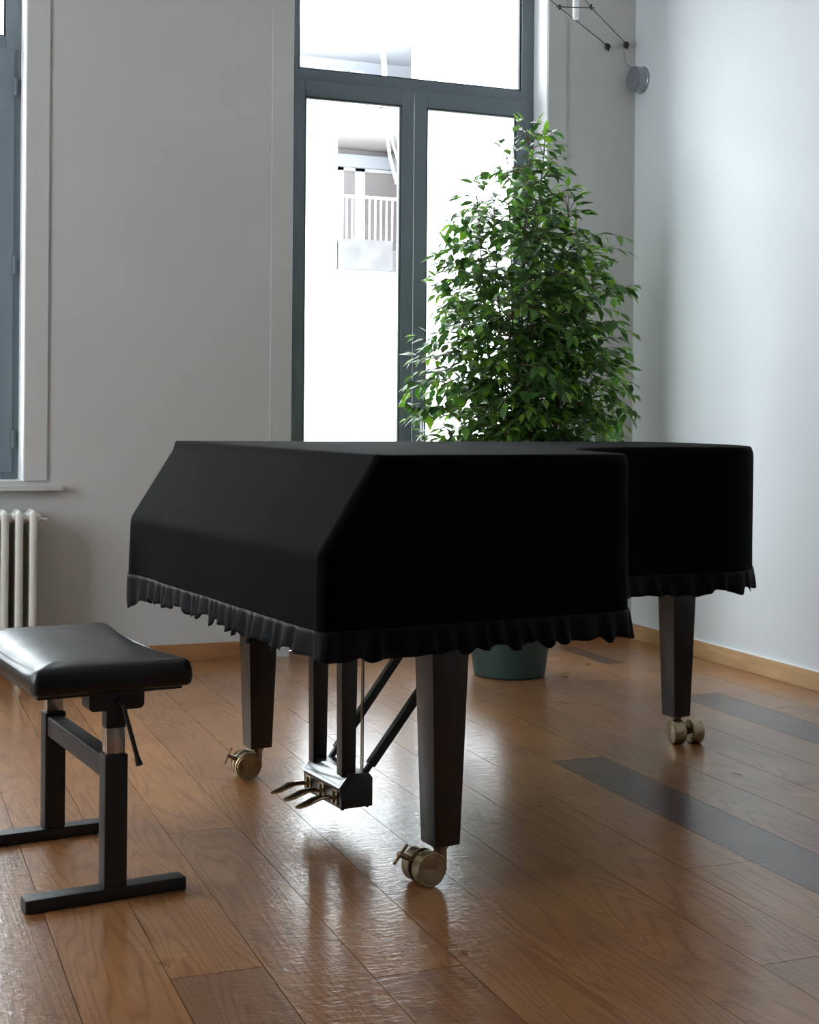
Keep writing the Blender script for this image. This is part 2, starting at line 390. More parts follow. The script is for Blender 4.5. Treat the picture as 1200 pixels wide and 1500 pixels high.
def window(root, o, yf, zt0, zt1, handle=True, panel=None):
    """root empty; o opening; yf room-side plane of frame; zt0-zt1 transom bar"""
    x0, x1, z0, z1 = o; e = .004; x0 += e; x1 -= e; z1 -= e
    z0 += .022 if z0 > .1 else .001
    d = .07
    bm = bmesh.new()   # outer frame + transom bar
    frame_rect(bm, x0, x1, z0, z1, .068, yf, yf + d)
    box(bm, x0 + .068, x1 - .068, yf, yf + d, zt0, zt1)
    bevel(bm, .003, 2)
    obj('frame', bm, M['frame'], root, 30)
    # transom glass with gasket
    bm = bmesh.new(); frame_rect(bm, x0 + .069, x1 - .069, zt1 + .001, z1 - .069, .008, yf + .012, yf + .03); obj('gasket', bm, M['gasket'], root)
    bm = bmesh.new(); box(bm, x0 + .07, x1 - .07, yf + .035, yf + .041, zt1 + .002, z1 - .07); obj('transom_pane', bm, M['glass'], root)
    xm = (x0 + x1) / 2
    for s in (0, 1):
        a, b = (x0 + .030, xm - .0012) if s == 0 else (xm + .0012, x1 - .030)
        wl = .046 if s == 0 else .066; wr = .066 if s == 0 else .074
        if s == 0: wl = .068
        bm = bmesh.new(); za = z0 + .03; zb = zt0 + .012
        frame_rect(bm, a, b, za, zb, .07, yf - .014, yf - .0005, wb=.09 if panel is None else panel, wl=wl, wr=wr, wt=.078)
        bevel(bm, .003, 2)
        sash = obj('sash', bm, M['frame'], root, 30)
        bm = bmesh.new(); wb = .09 if panel is None else panel
        ga, gb, gc, gd = a + wl, b - wr, za + wb, zb - .078
        frame_rect(bm, ga, gb, gc, gd, .005, yf - .010, yf - .002); obj('gasket', bm, M['gasket'], sash)
        bm = bmesh.new(); frame_rect(bm, ga + .005, gb - .005, gc + .005, gd - .005, .006, yf - .004, yf + .02); obj('glazing_bead', bm, M['bead'], sash)
        bm = bmesh.new(); box(bm, ga + .006, gb - .006, yf + .005, yf + .011, gc + .006, gd - .006); obj('pane', bm, M['glass'], sash)
    # hinges
    for hz in (z0 + .18, (z0 + zt0) / 2, zt0 - .16):
        for hx in (x0 + .026, x1 - .026):
            bm = bmesh.new(); tube(bm, [(hx, yf - .018, hz - .04), (hx, yf - .018, hz + .04)], .007, 10)
            obj('hinge', bm, M['frame'], root, 40)
    if handle:
        hx = xm + .030; hz = handle
        bm = bmesh.new(); box(bm, hx - .014, hx + .014, yf - .024, yf - .0145, hz - .035, hz + .035); bevel(bm, .005, 3)
        hp = obj('handle_plate', bm, M['handle'], root, 30)
        bm = bmesh.new(); tube(bm, [(hx, yf - .024, hz), (hx, yf - .058, hz), (hx + .004, yf - .062, hz - .01), (hx + .004, yf - .062, hz - .12)], [.009, .009, .010, .008], 12)
        obj('handle', bm, M['handle'], hp, 50)

dr = empty('door_1', (0, 0, 0)); struct(dr, 'tall grey-framed glass double door with a wide fixed pane above, behind the plant')
window(dr, D1, 6.549, 2.765, 2.835, handle=1.14, panel=.44)
wr = empty('window_1', (0, 0, 0)); struct(wr, 'grey-framed window cut off by the left edge, above the radiator')
window(wr, W1, 6.62, 2.79, 2.86, handle=1.7)
wr2 = empty('window_2', (0, 0, 0)); struct(wr2, 'grey-framed window further left, outside the photo')
window(wr2, W2, 6.62, 2.79, 2.86, handle=1.7)
def added_window(n, o, axis, pos, lab):
    # grey frame with one mullion and clear glass, added in unseen walls to let in daylight
    root = empty('window_%d' % n, (0, 0, 0)); struct(root, lab)
    bm = bmesh.new(); frame_rect(bm, o[0] + .002, o[1] - .002, o[2] + .002, o[3] - .002, .07, pos, pos + .06)
    m_ = (o[0] + o[1]) / 2; box(bm, m_ - .05, m_ + .05, pos, pos + .06, o[2] + .07, o[3] - .07)
    gl = bmesh.new(); box(gl, o[0] + .075, m_ - .055, pos + .03, pos + .036, o[2] + .075, o[3] - .075); box(gl, m_ + .055, o[1] - .075, pos + .03, pos + .036, o[2] + .075, o[3] - .075)
    if axis == 'x':
        for b_ in (bm, gl):
            for v in b_.verts: v.co = Vector((v.co.y, v.co.x, v.co.z))
    obj('frame', bm, M['frame'], root); obj('pane', gl, M['glass'], root)
for k, o in enumerate(WL): added_window(3 + k, o, 'x', XL - .25, 'unseen window added in the left wall to bring in daylight')
for k, o in enumerate(WF): added_window(6 + k, o, 'y', YF - .25, 'window behind the camera, outside the photo')
for root, o in ((wr, W1), (wr2, W2)):
    bm = bmesh.new(); box(bm, o[0] - .165, o[1] + .165, YB - .045, YB - .0005, .7985, .8195); box(bm, o[0] + .001, o[1] - .001, YB - .0005, YB + WT, .8205, .8405)
    obj('window_sill', bm, M['wall'], root, 30)

# ------------------------------------------------------------------ piano frame of reference
FP = Vector((1.296, 3.125, 0)); wv = Vector((-.135, .9908, 0)); uv = Vector((.9908, .135, 0))
PROT = math.atan2(uv.y, uv.x)
def U(p):   # piano local (u, w, z) -> world
    return FP + uv * p[0] + wv * p[1] + Vector((0, 0, p[2]))

piano = empty('grand_piano', FP, PROT)
tag(piano, 'black grand piano on brass casters, its body hidden under a black cloth cover', 'piano')

# footprint of the cover, counter-clockwise in (u, w)
def catmull(P, n=10):
    out = []
    for i in range(len(P) - 1):
        p0 = Vector(P[max(i - 1, 0)]); p1 = Vector(P[i]); p2 = Vector(P[i + 1]); p3 = Vector(P[min(i + 2, len(P) - 1)])
        for k in range(n):
            t = k / n
            out.append(.5 * ((2 * p1) + (-p0 + p2) * t + (2 * p0 - 5 * p1 + 4 * p2 - p3) * t * t + (-p0 + 3 * p1 - 3 * p2 + p3) * t ** 3))
    out.append(Vector(P[-1])); return out
def resample(P, ds):
    out = [P[0]]; acc = 0
    d = [0]
    for a, b in zip(P, P[1:]): d.append(d[-1] + (b - a).length)
    T = d[-1]; n = int(T / ds); j = 0; res = []
    for i in range(n):
        s = T * i / n
        while d[j + 1] < s: j += 1
        f = (s - d[j]) / max(d[j + 1] - d[j], 1e-9); res.append((P[j].lerp(P[j + 1], f), s))
    return res, T
def outline(inset=0.0, ds=.006):
    def arc(cx, cy, r, a0, a1, n=8): return [(cx + r * math.cos(math.radians(a0 + (a1 - a0) * k / n)), cy + r * math.sin(math.radians(a0 + (a1 - a0) * k / n))) for k in range(n + 1)]
    P = []
    P += arc(-.352, -.092, .028, 180, 270)
    P += [(-.1, -.12), (.15, -.12), (.34, -.118)]
    side = [(.36, -.118), (.44, -.112), (.492, -.085), (.515, -.03), (.53, .06), (.57, .2), (.64, .33), (.76, .44), (.92, .505), (1.08, .53), (1.22, .515), (1.33, .495), (1.42, .505), (1.495, .55), (1.56, .62), (1.62, .72), (1.66, .85), (1.675, 1.0), (1.66, 1.13), (1.60, 1.22), (1.50, 1.262), (1.35, 1.27)]
    P += [tuple(v) for v in catmull(side, 8)]
    P += [(1.0, 1.27), (.5, 1.27), (0, 1.27), (-.28, 1.27)]
    P += arc(-.350, 1.24, .030, 90, 180)
    P += [(-.38, .9), (-.38, .5), (-.38, .1), (-.38, -.091)]
    V = [Vector(p) for p in P] + [Vector(P[0])]
    res, T = resample(V, ds)
    pts = [p for p, s in res]; n = len(pts); nor = []
    for i in range(n):
        t = pts[(i + 2) % n] - pts[i - 2]; t.normalize(); nor.append(Vector((t.y, -t.x)))  # outward for CCW
    return pts, nor, T
pts, nor, PER = outline()
NP = len(pts)

ZTOP = lambda u, w: 1.032 + .014 * (w + .12) / 1.39
def umin(z):
    # front profile: vertical to .81, slope to the lid edge
    t = (z - .81) / (1.032 - .81)
    s = .12 * math.log(1 + math.exp(min(t / .022, 50))) * .022 / .12 if t < 3 else t   # soft knee
    return -.38 + .142 * min(s, 1.0)
def front(u, z):
    if u > .1: return u
    f = (.1 - umin(z)) / .48
    return .1 - (.1 - u) * f
def bumpf(i, z):
    """soft hanging unevenness of the cloth, metres"""
    s = i / NP * PER
    d = .0022 * math.sin(s * 6.1 + z * 3) + .0010 * math.sin(s * 15 - z * 7)
    return d * (1.04 - z) * 2.2
def cover_pt(i, z, out=0.0, top=False):
    p = pts[i]; n = nor[i]
    d = out + bumpf(i, z)
    u = p.x + n.x * d; w = p.y + n.y * d
    # a fold line falling from the far front corner, cloth swinging outward below it
    if p.x < -.3 and z < .8:
        ridge = 1.235 - (.79 - z) * .05
        k = math.exp(-((p.y - ridge) / .03) ** 2) * (.8 - z) / .25
        u -= .012 * k
        k2 = math.exp(-((p.y - 1.12 + (.8 - z) * .2) / .10) ** 2) * (.8 - z) / .25
        u += .012 * k2
    return Vector((front(u, z), w, z))
bm = bmesh.new()
levels = [.632, .66, .69, .72, .75, .775, .79, .80, .81, .82, .83, .845, .87, .90, .94, .97, .99, 1.003]
rings = []
for z in levels:
    rings.append([bm.verts.new(cover_pt(i, z)) for i in range(NP)])
for k in range(1, 6):      # rolled top edge
    a = k / 5 * PI / 2; r = .013
    ring = []
    for i in range(NP):
        q = cover_pt(i, 1.003, -r * (1 - math.cos(a))); zt = ZTOP(q.x, q.y)
        q.z = 1.003 + (zt - 1.003) * math.sin(a); q.x = front(pts[i].x - nor[i].x * r * (1 - math.cos(a)), min(q.z, 1.02)); ring.append(bm.verts.new(q))
    rings.append(ring)
for ins in (.05, .09):
    ring = []
    for i in range(NP):
        q = pts[i] - nor[i] * ins
        x = front(q.x, 1.02); ring.append(bm.verts.new((x, q.y, ZTOP(x, q.y) + .0008)))
    rings.append(ring)
for a, b in zip(rings, rings[1:]):
    for i in range(NP):
        j = (i + 1) % NP
        bm.faces.new((a[i], a[j], b[j], b[i]))
tf = bm.faces.new(rings[-1])
bmesh.ops.triangulate(bm, faces=[tf])
cover = obj('piano_cover', bm, M['velvet'], None, 'all')
cover.location = FP; cover.rotation_euler = (0, 0, PROT)
tag(cover, 'long black velvet cover with gathered hem draped over the grand piano', 'cover')

# gathered ruffle along the hem
rr = random.Random(5)
knots = [0.0]
while knots[-1] < PER - .06: knots.append(knots[-1] + rr.choice((.014, .02, .026, .034, .042)) * rr.uniform(.8, 1.25))
knots[-1] = PER
amp = [(1 if k % 2 else -.55) * rr.uniform(.55, 1.2) for k in range(len(knots))]; amp[-1] = amp[0]
dz = [rr.uniform(-.012, .012) for _ in knots]; dz[-1] = dz[0]
def pleat(s):
    lo, hi = 0, len(knots) - 1
    while hi - lo > 1:
        m_ = (lo + hi) // 2
        if knots[m_] <= s: lo = m_
        else: hi = m_
    t = (s - knots[lo]) / (knots[hi] - knots[lo]); t = t * t * (3 - 2 * t)
    return amp[lo] * (1 - t) + amp[hi] * t, dz[lo] * (1 - t) + dz[hi] * t
bm = bmesh.new(); rings = []
for k in range(8):
    f = k / 7; ring = []
    for i in range(NP):
        s = i / NP * PER; a_, d_ = pleat(s)
        slow = .006 * math.sin(s * 3.1) + .004 * math.sin(s * 7.7)
        lean = .012 * math.sin(s * 5 + 2)
        z = .640 - f * (.064 + d_ + slow)
        p = pts[i]
        if p.x < -.3 and p.y > 1.10: z -= f * .030 * min(1, (p.y - 1.10) / .12)
        a2, _ = pleat((s + lean * f) % PER)
        lf = min(1, max(.2, 1 - (p.y - 1.0) / .25)) if p.x < -.3 else 1
        o_ = .0035 + (.0105 * a2 * (f ** .6) + .004 * f) * lf
        q = cover_pt(i, max(z, .632), o_); q.z = z
        ring.append(bm.verts.new(q))
    rings.append(ring)
for a, b in zip(rings, rings[1:]):
    for i in range(NP):
        j = (i + 1) % NP; bm.faces.new((a[i], a[j], b[j], b[i]))
ruf = obj('ruffle_trim', bm, M['satin'], cover, 'all'); ruf['label'] = 'gathered satin ruffle along the hem'
sm = ruf.modifiers.new('thick', 'SOLIDIFY'); sm.thickness = .0012; sm.offset = -1

# ------------------------------------------------------------------ piano body under the cover
bm = bmesh.new()
step_ = 6
base = []
idx = list(range(0, NP, step_))
def ring_at(z, ins):
    out = []
    for i in idx:
        q = pts[i] - nor[i] * ins
        x = front(q.x, z) if q.x < .1 else q.x
        out.append(bm.verts.new((x + (.0 if q.x > .1 else 0), q.y, z)))
    return out
rs = [ring_at(.60, .045), ring_at(.80, .045), ring_at(.985, .045), ring_at(1.015, .05)]
for a, b in zip(rs, rs[1:]):
    for i in range(len(idx)):
        j = (i + 1) % len(idx); bm.faces.new((a[i], a[j], b[j], b[i]))
f1 = bm.faces.new(rs[0][::-1]); f2 = bm.faces.new(rs[-1]); bmesh.ops.triangulate(bm, faces=[f1, f2])
obj('case', bm, M['black_lacquer'], piano, 30)

def piano_leg(u, w, zt=.60, zb=.091, wt=.104, wb=.070, dt=.09, db=.070):
    bm = bmesh.new()
    def ring(z, a, b): return [bm.verts.new((u + sx * a / 2, w + sy * b / 2, z)) for sx, sy in ((-1, -1), (1, -1), (1, 1), (-1, 1))]
    R = [ring(zt, wt, dt), ring(zb + .004, wb, db), ring(zb, wb - .006, db - .006)]
    for a, b in zip(R, R[1:]):
        for i in range(4): bm.faces.new((a[i], a[(i + 1) % 4], b[(i + 1) % 4], b[i]))
    bm.faces.new(R[0]); bm.faces.new(R[-1][::-1])
    es = [e for e in bm.edges if abs(e.verts[0].co.z - e.verts[1].co.z) > .1]
    bevel(bm, .0025, 2, es)
    return obj('leg', bm, M['black_lacquer'], piano, 30)

LEGS = {'F': (0.0, 0.0), 'L': (0.0, 1.14), 'R': (1.487, .916)}
for k, (a, b) in LEGS.items(): piano_leg(a, b)

def caster(u, w, ang, gap, th, trail, brake):
    """ang: direction (piano-local) of the wheel axle that faces the viewer"""
    ax = Vector((math.cos(ang), math.sin(ang), 0)); tr = Vector((trail[0], trail[1], 0)) * .044
    c = Vector((u, w, 0)) + tr; R = .0410
    bm = bmesh.new()
    tube(bm, [(u, w, .0905), (u, w, .080)], [.020, .019], 20)
    tube(bm, [(u, w, .081), (u, w, .026)], [.0165, .0160], 20)
    # web between stem and axle, and the axle itself
    tube(bm, [(u, w, .070), c + Vector((0, 0, .050))], [.011, .012], 12)
    tube(bm, [(u, w, .040), c + Vector((0, 0, R))], [.011, .012], 12)
    tube(bm, [c + ax * gap + Vector((0, 0, R)), c - ax * gap + Vector((0, 0, R))], .011, 16)
    cs = obj('caster', bm, M['brass'], piano, 40)
    cs['label'] = 'brass double-wheel caster'
    for s in (1, -1):
        bm = bmesh.new()
        h = th / 2; pr = [(0, -h)]
        pr += [(R * .80, -h), (R * .82, -h + .0008), (R * .90, -h + .0008), (R - .002, -h), (R, -h + .002), (R, h - .002), (R - .002, h), (R * .90, h - .0008), (R * .82, h - .0008), (R * .80, h), (.003, h), (0, h - .001)]
        lathe(bm, pr, 56)
        wh = obj('wheel', bm, M['brass_turned'], cs, 30)
        q = Vector((0, 0, 1)).rotation_difference(ax * s)
        wh.rotation_mode = 'QUATERNION'; wh.rotation_quaternion = q
        wh.location = c + ax * s * (gap) + Vector((0, 0, R + .0002))
    if brake:
        bm = bmesh.new()
        t = tr.normalized(); st = c + Vector((0, 0, R)) + t * .02 + Vector((0, 0, .012)); en = st + t * .047 + Vector((0, 0, .026)) - ax * .002
        tube(bm, [st, en], .0068, 14)
        en2 = en - (en - st).normalized() * .006
        d = (Vector((0, 0, .8)) + ax * .45 - t * .25).normalized()
        tube(bm, [en2 - d * .031, en2 + d * .031], .0038, 10)
        obj('brake_screw', bm, M['brass'], cs, 40)
def aim(cx, cy):
    # camera-space direction to piano-local angle
    Y = .368758
    x = cx * math.cos(Y) + cy * math.sin(Y); y = -cx * math.sin(Y) + cy * math.cos(Y)
    v = Vector((x, y, 0)); return math.atan2(v.dot(wv), v.dot(uv))
caster(*LEGS['F'], aim(.55, -.84), .0225, .031, (-1, .05), True)
caster(*LEGS['L'], aim(.30, -.95), .0225, .031, (-.9, -.1), True)
caster(*LEGS['R'], aim(-.965, -.26), .034, .042, (.35, -.75), False)

# pedal lyre
lyre = bpy.data.objects.new('pedal_lyre', None); COL.objects.link(lyre); lyre.parent = piano; lyre['label'] = 'black pedal lyre with three pedals'
bm = bmesh.new()
prof = [(-.040, .063), (.055, .063), (.055, .140), (.045, .152), (-.008, .156), (-.043, .116), (-.043, .108), (-.040, .108)]
a = [bm.verts.new((p[0], .462, p[1])) for p in prof]; b = [bm.verts.new((p[0], .700, p[1])) for p in prof]
bm.faces.new(a); bm.faces.new(b[::-1])
for i in range(len(prof)):
    j = (i + 1) % len(prof); bm.faces.new((a[i], b[i], b[j], a[j]))
bevel(bm, .0015, 2)
box_o = obj('pedal_box', bm, M['black_lacquer'], lyre, 30)
# polished sloping top plate with a rim
bm = bmesh.new()
sl = Vector((.032, 0, .038)).normalized(); nn = Vector((-sl.z, 0, sl.x)); o0 = Vector((-.043, 0, .117))
def slp(s, w, h): p = o0 + sl * s + nn * h; return (p.x, w, p.z)
Lg = .051
q0 = [slp(0, .458, .002), slp(0, .704, .002), slp(Lg, .704, .002), slp(Lg, .458, .002)]
q1 = [slp(0, .458, .008), slp(0, .704, .008), slp(Lg, .704, .008), slp(Lg, .458, .008)]
q2 = [slp(.006, .466, .008), slp(.006, .696, .008), slp(Lg - .006, .696, .008), slp(Lg - .006, .466, .008)]
q3 = [slp(.011, .476, .0062), slp(.011, .686, .0062), slp(Lg - .011, .686, .0062), slp(Lg - .011, .476, .0062)]
Q = [[bm.verts.new(p) for p in q] for q in (q0, q1, q2, q3)]
for x, y in zip(Q, Q[1:]):
    for i in range(4): bm.faces.new((x[i], x[(i + 1) % 4], y[(i + 1) % 4], y[i]))
bm.faces.new(Q[-1]); bm.faces.new(Q[0][::-1])
tp = obj('top_plate', bm, M['polished'], lyre, 20); tp['label'] = 'glossy sloping top reflecting the window'
bm = bmesh.new()
for (x, y) in ((-.030, .475), (.045, .475), (-.030, .687), (.045, .687)):
    bm = bmesh.new(); lathe(bm, [(0, .058), (.005, .058), (.005, .0635), (0, .0635)], 12, Matrix.Translation((x, y, 0)))
    obj('foot_stud', bm, M['rubber'], lyre, 40)
bm = bmesh.new(); tube(bm, [(.055, .50, .128), (.064, .50, .128)], .006, 12); tube(bm, [(.055, .50, .10), (.062, .50, .10)], .005, 12); obj('back_screws', bm, M['black_metal'], lyre, 40)
for w0 in (.490, .672):
    bm = bmesh.new()
    def rg(z, a_, b_): return [bm.verts.new((-.012 + sx * a_ / 2, w0 + sy * b_ / 2, z)) for sx, sy in ((-1, -1), (1, -1), (1, 1), (-1, 1))]
    R = [rg(.60, .050, .036), rg(.148, .042, .032)]
    for i in range(4): bm.faces.new((R[0][i], R[0][(i + 1) % 4], R[1][(i + 1) % 4], R[1][i]))
    bm.faces.new(R[0]); bm.faces.new(R[1][::-1]); bevel(bm, .002, 2)
    obj('post', bm, M['black_lacquer'], lyre, 30)
for w0 in (.478, .688):
    bm = bmesh.new()
    A = Vector((.038, w0, .150)); B = Vector((.405, w0 + (.01 if w0 > .6 else -.01), .605)); d = (B - A).normalized(); s_ = Vector((0, 1, 0)); n_ = d.cross(s_)
    st = A + d * .028
    for P0, P1, hw, hn in ((A, st + d * .004, .006, .007), (st, B, .0095, .0115)):
        vs = [bm.verts.new(P + s_ * x * hw + n_ * y * hn) for P in (P0, P1) for x, y in ((-1, -1), (1, -1), (1, 1), (-1, 1))]
        for i in range(4): bm.faces.new((vs[i], vs[(i + 1) % 4], vs[4 + (i + 1) % 4], vs[4 + i]))
        bm.faces.new(vs[3::-1]); bm.faces.new(vs[4:])
    obj('brace', bm, M['black_metal'], lyre, 30)
for w0 in (.506, .517):
    bm = bmesh.new(); tube(bm, [(.047, w0, .150), (.047, w0, .605)], .0022, 8); obj('trap_rod', bm, M['brass'] if w0 > .51 else M['black_metal'], lyre, 60)
for w0 in (.500, .583, .668):
    # brass U-shaped slot plate and pedal
    bm = bmesh.new()
    box(bm, -.0435, -.0405, w0 - .015, w0 - .011, .070, .110); box(bm, -.0435, -.0405, w0 + .011, w0 + .015, .070, .110); box(bm, -.0435, -.0405, w0 - .011, w0 + .011, .106, .110)
    obj('slot_plate', bm, M['pedal'], lyre, 30)
    bm = bmesh.new(); prof = [(-.02, .088, .008, .0065), (-.045, .089, .008, .0065), (-.065, .092, .009, .0065), (-.085, .0925, .012, .0075), (-.105, .088, .0145, .0085), (-.125, .081, .0145, .0080), (-.145, .0765, .0115, .006), (-.158, .0745, .005, .003)]
    rings = []
    for (x, z, a_, b_) in prof:
        rings.append([bm.verts.new((x, w0 + a_ * math.cos(2 * PI * k / 14), z + b_ * math.sin(2 * PI * k / 14))) for k in range(14)])
    for x, y in zip(rings, rings[1:]):
        for k in range(14): bm.faces.new((x[k], x[(k + 1) % 14], y[(k + 1) % 14], y[k]))
    bm.faces.new(rings[0][::-1]); bm.faces.new(rings[-1])
    obj('pedal', bm, M['pedal'], lyre, 60)

# ------------------------------------------------------------------ bench
BO = U((-.745, .53, 0))
bench = empty('piano_bench', BO, PROT)
tag(bench, 'adjustable piano bench with black leather seat and black steel T-shaped feet', 'bench')
# local coordinates: lu = u + .745, lw = w - .53
du, dw = .745, -.53
def cushion():
    bm = bmesh.new()
    u0, u1, w0, w1 = -.930 + du, -.560 + du, .200 + dw, .870 + dw
    cu, cw, hu, hw = (u0 + u1) / 2, (w0 + w1) / 2, (u1 - u0) / 2, (w1 - w0) / 2
    nu, nw = 44, 60
    zb = .486
    def top(a, b):
        # a,b in -1..1 ; soft pillow with rolled edges and a slightly dished middle
        ea = 1 - abs(a) ** 7; eb = 1 - abs(b) ** 12
        h = .052 + .020 * (max(ea, 0) * max(eb, 0)) ** .5
        h += -.006 * (1 - a * a) * math.cos(b * PI / 2) - .016 * abs(a) ** 3 * (1 - b * b)
        h += .0006 * math.sin(a * 5 + b * 4) * math.sin(b * 7 + 1)
        # mitred corner ridges
        m_ = math.exp(-((abs(a) * hu - (hu - (hw - abs(b) * hw))) / .012) ** 2) * (1 if abs(b) > .80 and abs(a) > .6 else 0)
        return zb + h + .003 * m_
    def rnd_pt(a, b):
        # round the plan corners a little
        r = .022; x = a * hu; y = b * hw
        ax_, ay_ = abs(x), abs(y); ex, ey = ax_ - (hu - r), ay_ - (hw - r)
        if ex > 0 and ey > 0:
            l = math.hypot(ex, ey); mx = max(ex, ey)
            ex, ey = ex / l * mx, ey / l * mx
            x = math.copysign(hu - r + ex, x); y = math.copysign(hw - r + ey, y)
        x *= 1 - .06 * (1 - b * b) * (1 if x > 0 else .4)
        return x, y
    grid = {}
    def warp(t): return math.sin(t * PI / 2) * .35 + t * .65
    for i in range(nu + 1):
        for j in range(nw + 1):
            a = warp(-1 + 2 * i / nu); b = warp(-1 + 2 * j / nw); x, y = rnd_pt(a, b)
            grid[i, j] = bm.verts.new((cu + x, cw + y, top(a, b)))
    for i in range(nu):
        for j in range(nw): bm.faces.new((grid[i, j], grid[i + 1, j], grid[i + 1, j + 1], grid[i, j + 1]))
    loop = [grid[i, 0] for i in range(nu)] + [grid[nu, j] for j in range(nw)] + [grid[i, nw] for i in range(nu, 0, -1)] + [grid[0, j] for j in range(nw, 0, -1)]
    prev = loop
    for k, (z, o_) in enumerate(((.046, .003), (.036, .006), (.024, .007), (.013, .006), (.005, .003), (.0, -.004), (-.001, -.03))):
        ring = []
        for v in loop:
            d = Vector((v.co.x - cu, v.co.y - cw)); nx = d.x / hu; ny = d.y / hw
            n2 = Vector((math.copysign(abs(nx) ** 12, nx), math.copysign(abs(ny) ** 12, ny)))
            if n2.length > 0: n2.normalize()
            pk = .0012 * math.sin((v.co.x + v.co.y) * 160) if z < .01 else 0
            ring.append(bm.verts.new((v.co.x + n2.x * (o_ + pk), v.co.y + n2.y * (o_ + pk), zb + z)))
        for i in range(len(loop)):
            j = (i + 1) % len(loop); bm.faces.new((prev[i], prev[j], ring[j], ring[i]))
        prev = ring
    bm.faces.new(prev)
    o = obj('seat_cushion', bm, M['leather'], bench, 'all')
    return o
cushion()
bm = bmesh.new(); box(bm, -.175, .165, -.315, .325, .4775, .4850); bevel(bm, .002); obj('seat_board', bm, M['black_metal'], bench, 30)
for w0 in (.246, .782):
    wl = w0 + dw
    bm = bmesh.new(); box(bm, -.941 + du, -.564 + du, wl - .025, wl + .025, .0005, .030); bevel(bm, .0035, 3)
    obj('foot_bar', bm, M['black_metal'], bench, 30)
    uc = -.735 + du
    bm = bmesh.new(); box(bm, uc - .027, uc + .027, wl - .024, wl + .024, .0305, .336); bevel(bm, .003, 3); obj('leg', bm, M['black_metal'], bench, 30)
    bm = bmesh.new(); box(bm, uc - .022, uc + .022, wl - .018, wl + .018, .3365, .405); bevel(bm, .002, 2); obj('inner_tube', bm, M['steel'], bench, 30)['label'] = 'bare steel inner tube'
    bm = bmesh.new(); box(bm, uc - .023, uc + .023, wl - .019, wl + .019, .396, .446); bevel(bm, .002, 2); obj('sleeve', bm, M['black_metal'], bench, 30)
    # bracket plate with rounded lower corners
    bm = bmesh.new(); r = .012; a0, a1, z0, z1 = -.802 + du, -.672 + du, .440, .477
    pr = [(a0, z1)] + [(a0 + r - r * math.cos(t), z0 + r - r * math.sin(t)) for t in (0, PI / 8, PI / 4, 3 * PI / 8, PI / 2)] + [(a1 - r + r * math.sin(t), z0 + r - r * math.cos(t)) for t in (0, PI / 8, PI / 4, 3 * PI / 8, PI / 2)] + [(a1, z1)]
    y0, y1 = wl - .030, wl + .030
    A = [bm.verts.new((p[0], y0, p[1])) for p in pr]; B = [bm.verts.new((p[0], y1, p[1])) for p in pr]
    bm.faces.new(A); bm.faces.new(B[::-1])
    for i in range(len(pr)): bm.faces.new((A[i], B[i], B[(i + 1) % len(pr)], A[(i + 1) % len(pr)]))
    obj('bracket', bm, M['black_metal'], bench, 30)
bm = bmesh.new(); uc = -.735 + du; box(bm, uc - .022, uc + .022, .271 + dw, .757 + dw, .276, .326); bevel(bm, .003, 3)
obj('cross_rail', bm, M['black_metal'], bench, 30)
bm = bmesh.new(); tube(bm, [(uc + .004, .214 + dw, .458), (uc + .010, .206 + dw, .452), (uc + .040, .198 + dw, .335), (uc + .046, .197 + dw, .313)], [.006, .005, .0055, .0085], 12)
tube(bm, [(uc + .004, .216 + dw, .458), (uc + .004, .205 + dw, .458)], .009, 14)
obj('height_lever', bm, M['black_metal'], bench, 40)

# ------------------------------------------------------------------ radiator
rad = empty('radiator', (-.05, 6.30, 0)); tag(rad, 'white cast iron column radiator under the left window', 'radiator')
RX = .667 + .05
for k in range(20):
    x = RX - .0595 * k - .0
    bm = bmesh.new()
    for yy in (-.062, 0, .062):
        prof = []
        for z, r in ((.115, .004), (.122, .014), (.14, .019), (.30, .0185), (.60, .0185), (.685, .019), (.704, .017), (.715, .011), (.719, .003)):
            prof.append((z, r))
        rings = [[bm.verts.new((x + r_ * .92 * math.copysign(abs(math.cos(2 * PI * q / 16)) ** .6, math.cos(2 * PI * q / 16)), yy + r_ * 1.25 * math.copysign(abs(math.sin(2 * PI * q / 16)) ** .8, math.sin(2 * PI * q / 16)), z_)) for q in range(16)] for z_, r_ in prof]
        for a, b in zip(rings, rings[1:]):
            for q in range(16): bm.faces.new((a[q], a[(q + 1) % 16], b[(q + 1) % 16], b[q]))
        bm.faces.new(rings[0][::-1]); bm.faces.new(rings[-1])
    for z in (.17, .675):
        tube(bm, [(x - .0297, 0, z), (x - .012, 0, z), (x + .012, 0, z), (x + .0297, 0, z)], [.018, .024, .024, .018], 14)
        tube(bm, [(x, -.066, z), (x, .066, z)], .015, 10)
        for y2 in (-.031, .031): tube(bm, [(x - .0297, y2 * 1.6, z + .006), (x, y2 * 1.6, z + .012), (x + .012, y2 * 1.6, z + .006)], [.010, .016, .008], 10)
    for yy in (-.052, .052): tube(bm, [(x - .0297, yy, .684), (x - .016, yy, .690), (x + .016, yy, .690), (x + .0297, yy, .684)], [.013, .018, .018, .013], 12)
    if k in (1, 18):
        for yy in (-.05, .05): tube(bm, [(x, yy, .13), (x, yy, .02), (x, yy, .001)], [.014, .012, .018], 12)
    obj('section', bm, M['radiator'], rad, 50)
bm = bmesh.new(); tube(bm, [(RX + .0297, 0, .675), (RX + .038, 0, .675), (RX + .040, 0, .675), (RX + .052, 0, .675)], [.014, .014, .008, .008], 12)
tube(bm, [(RX + .052, 0, .675), (RX + .064, -.004, .672)], [.006, .009], 10); obj('bleed_valve', bm, M['radiator'], rad, 40)
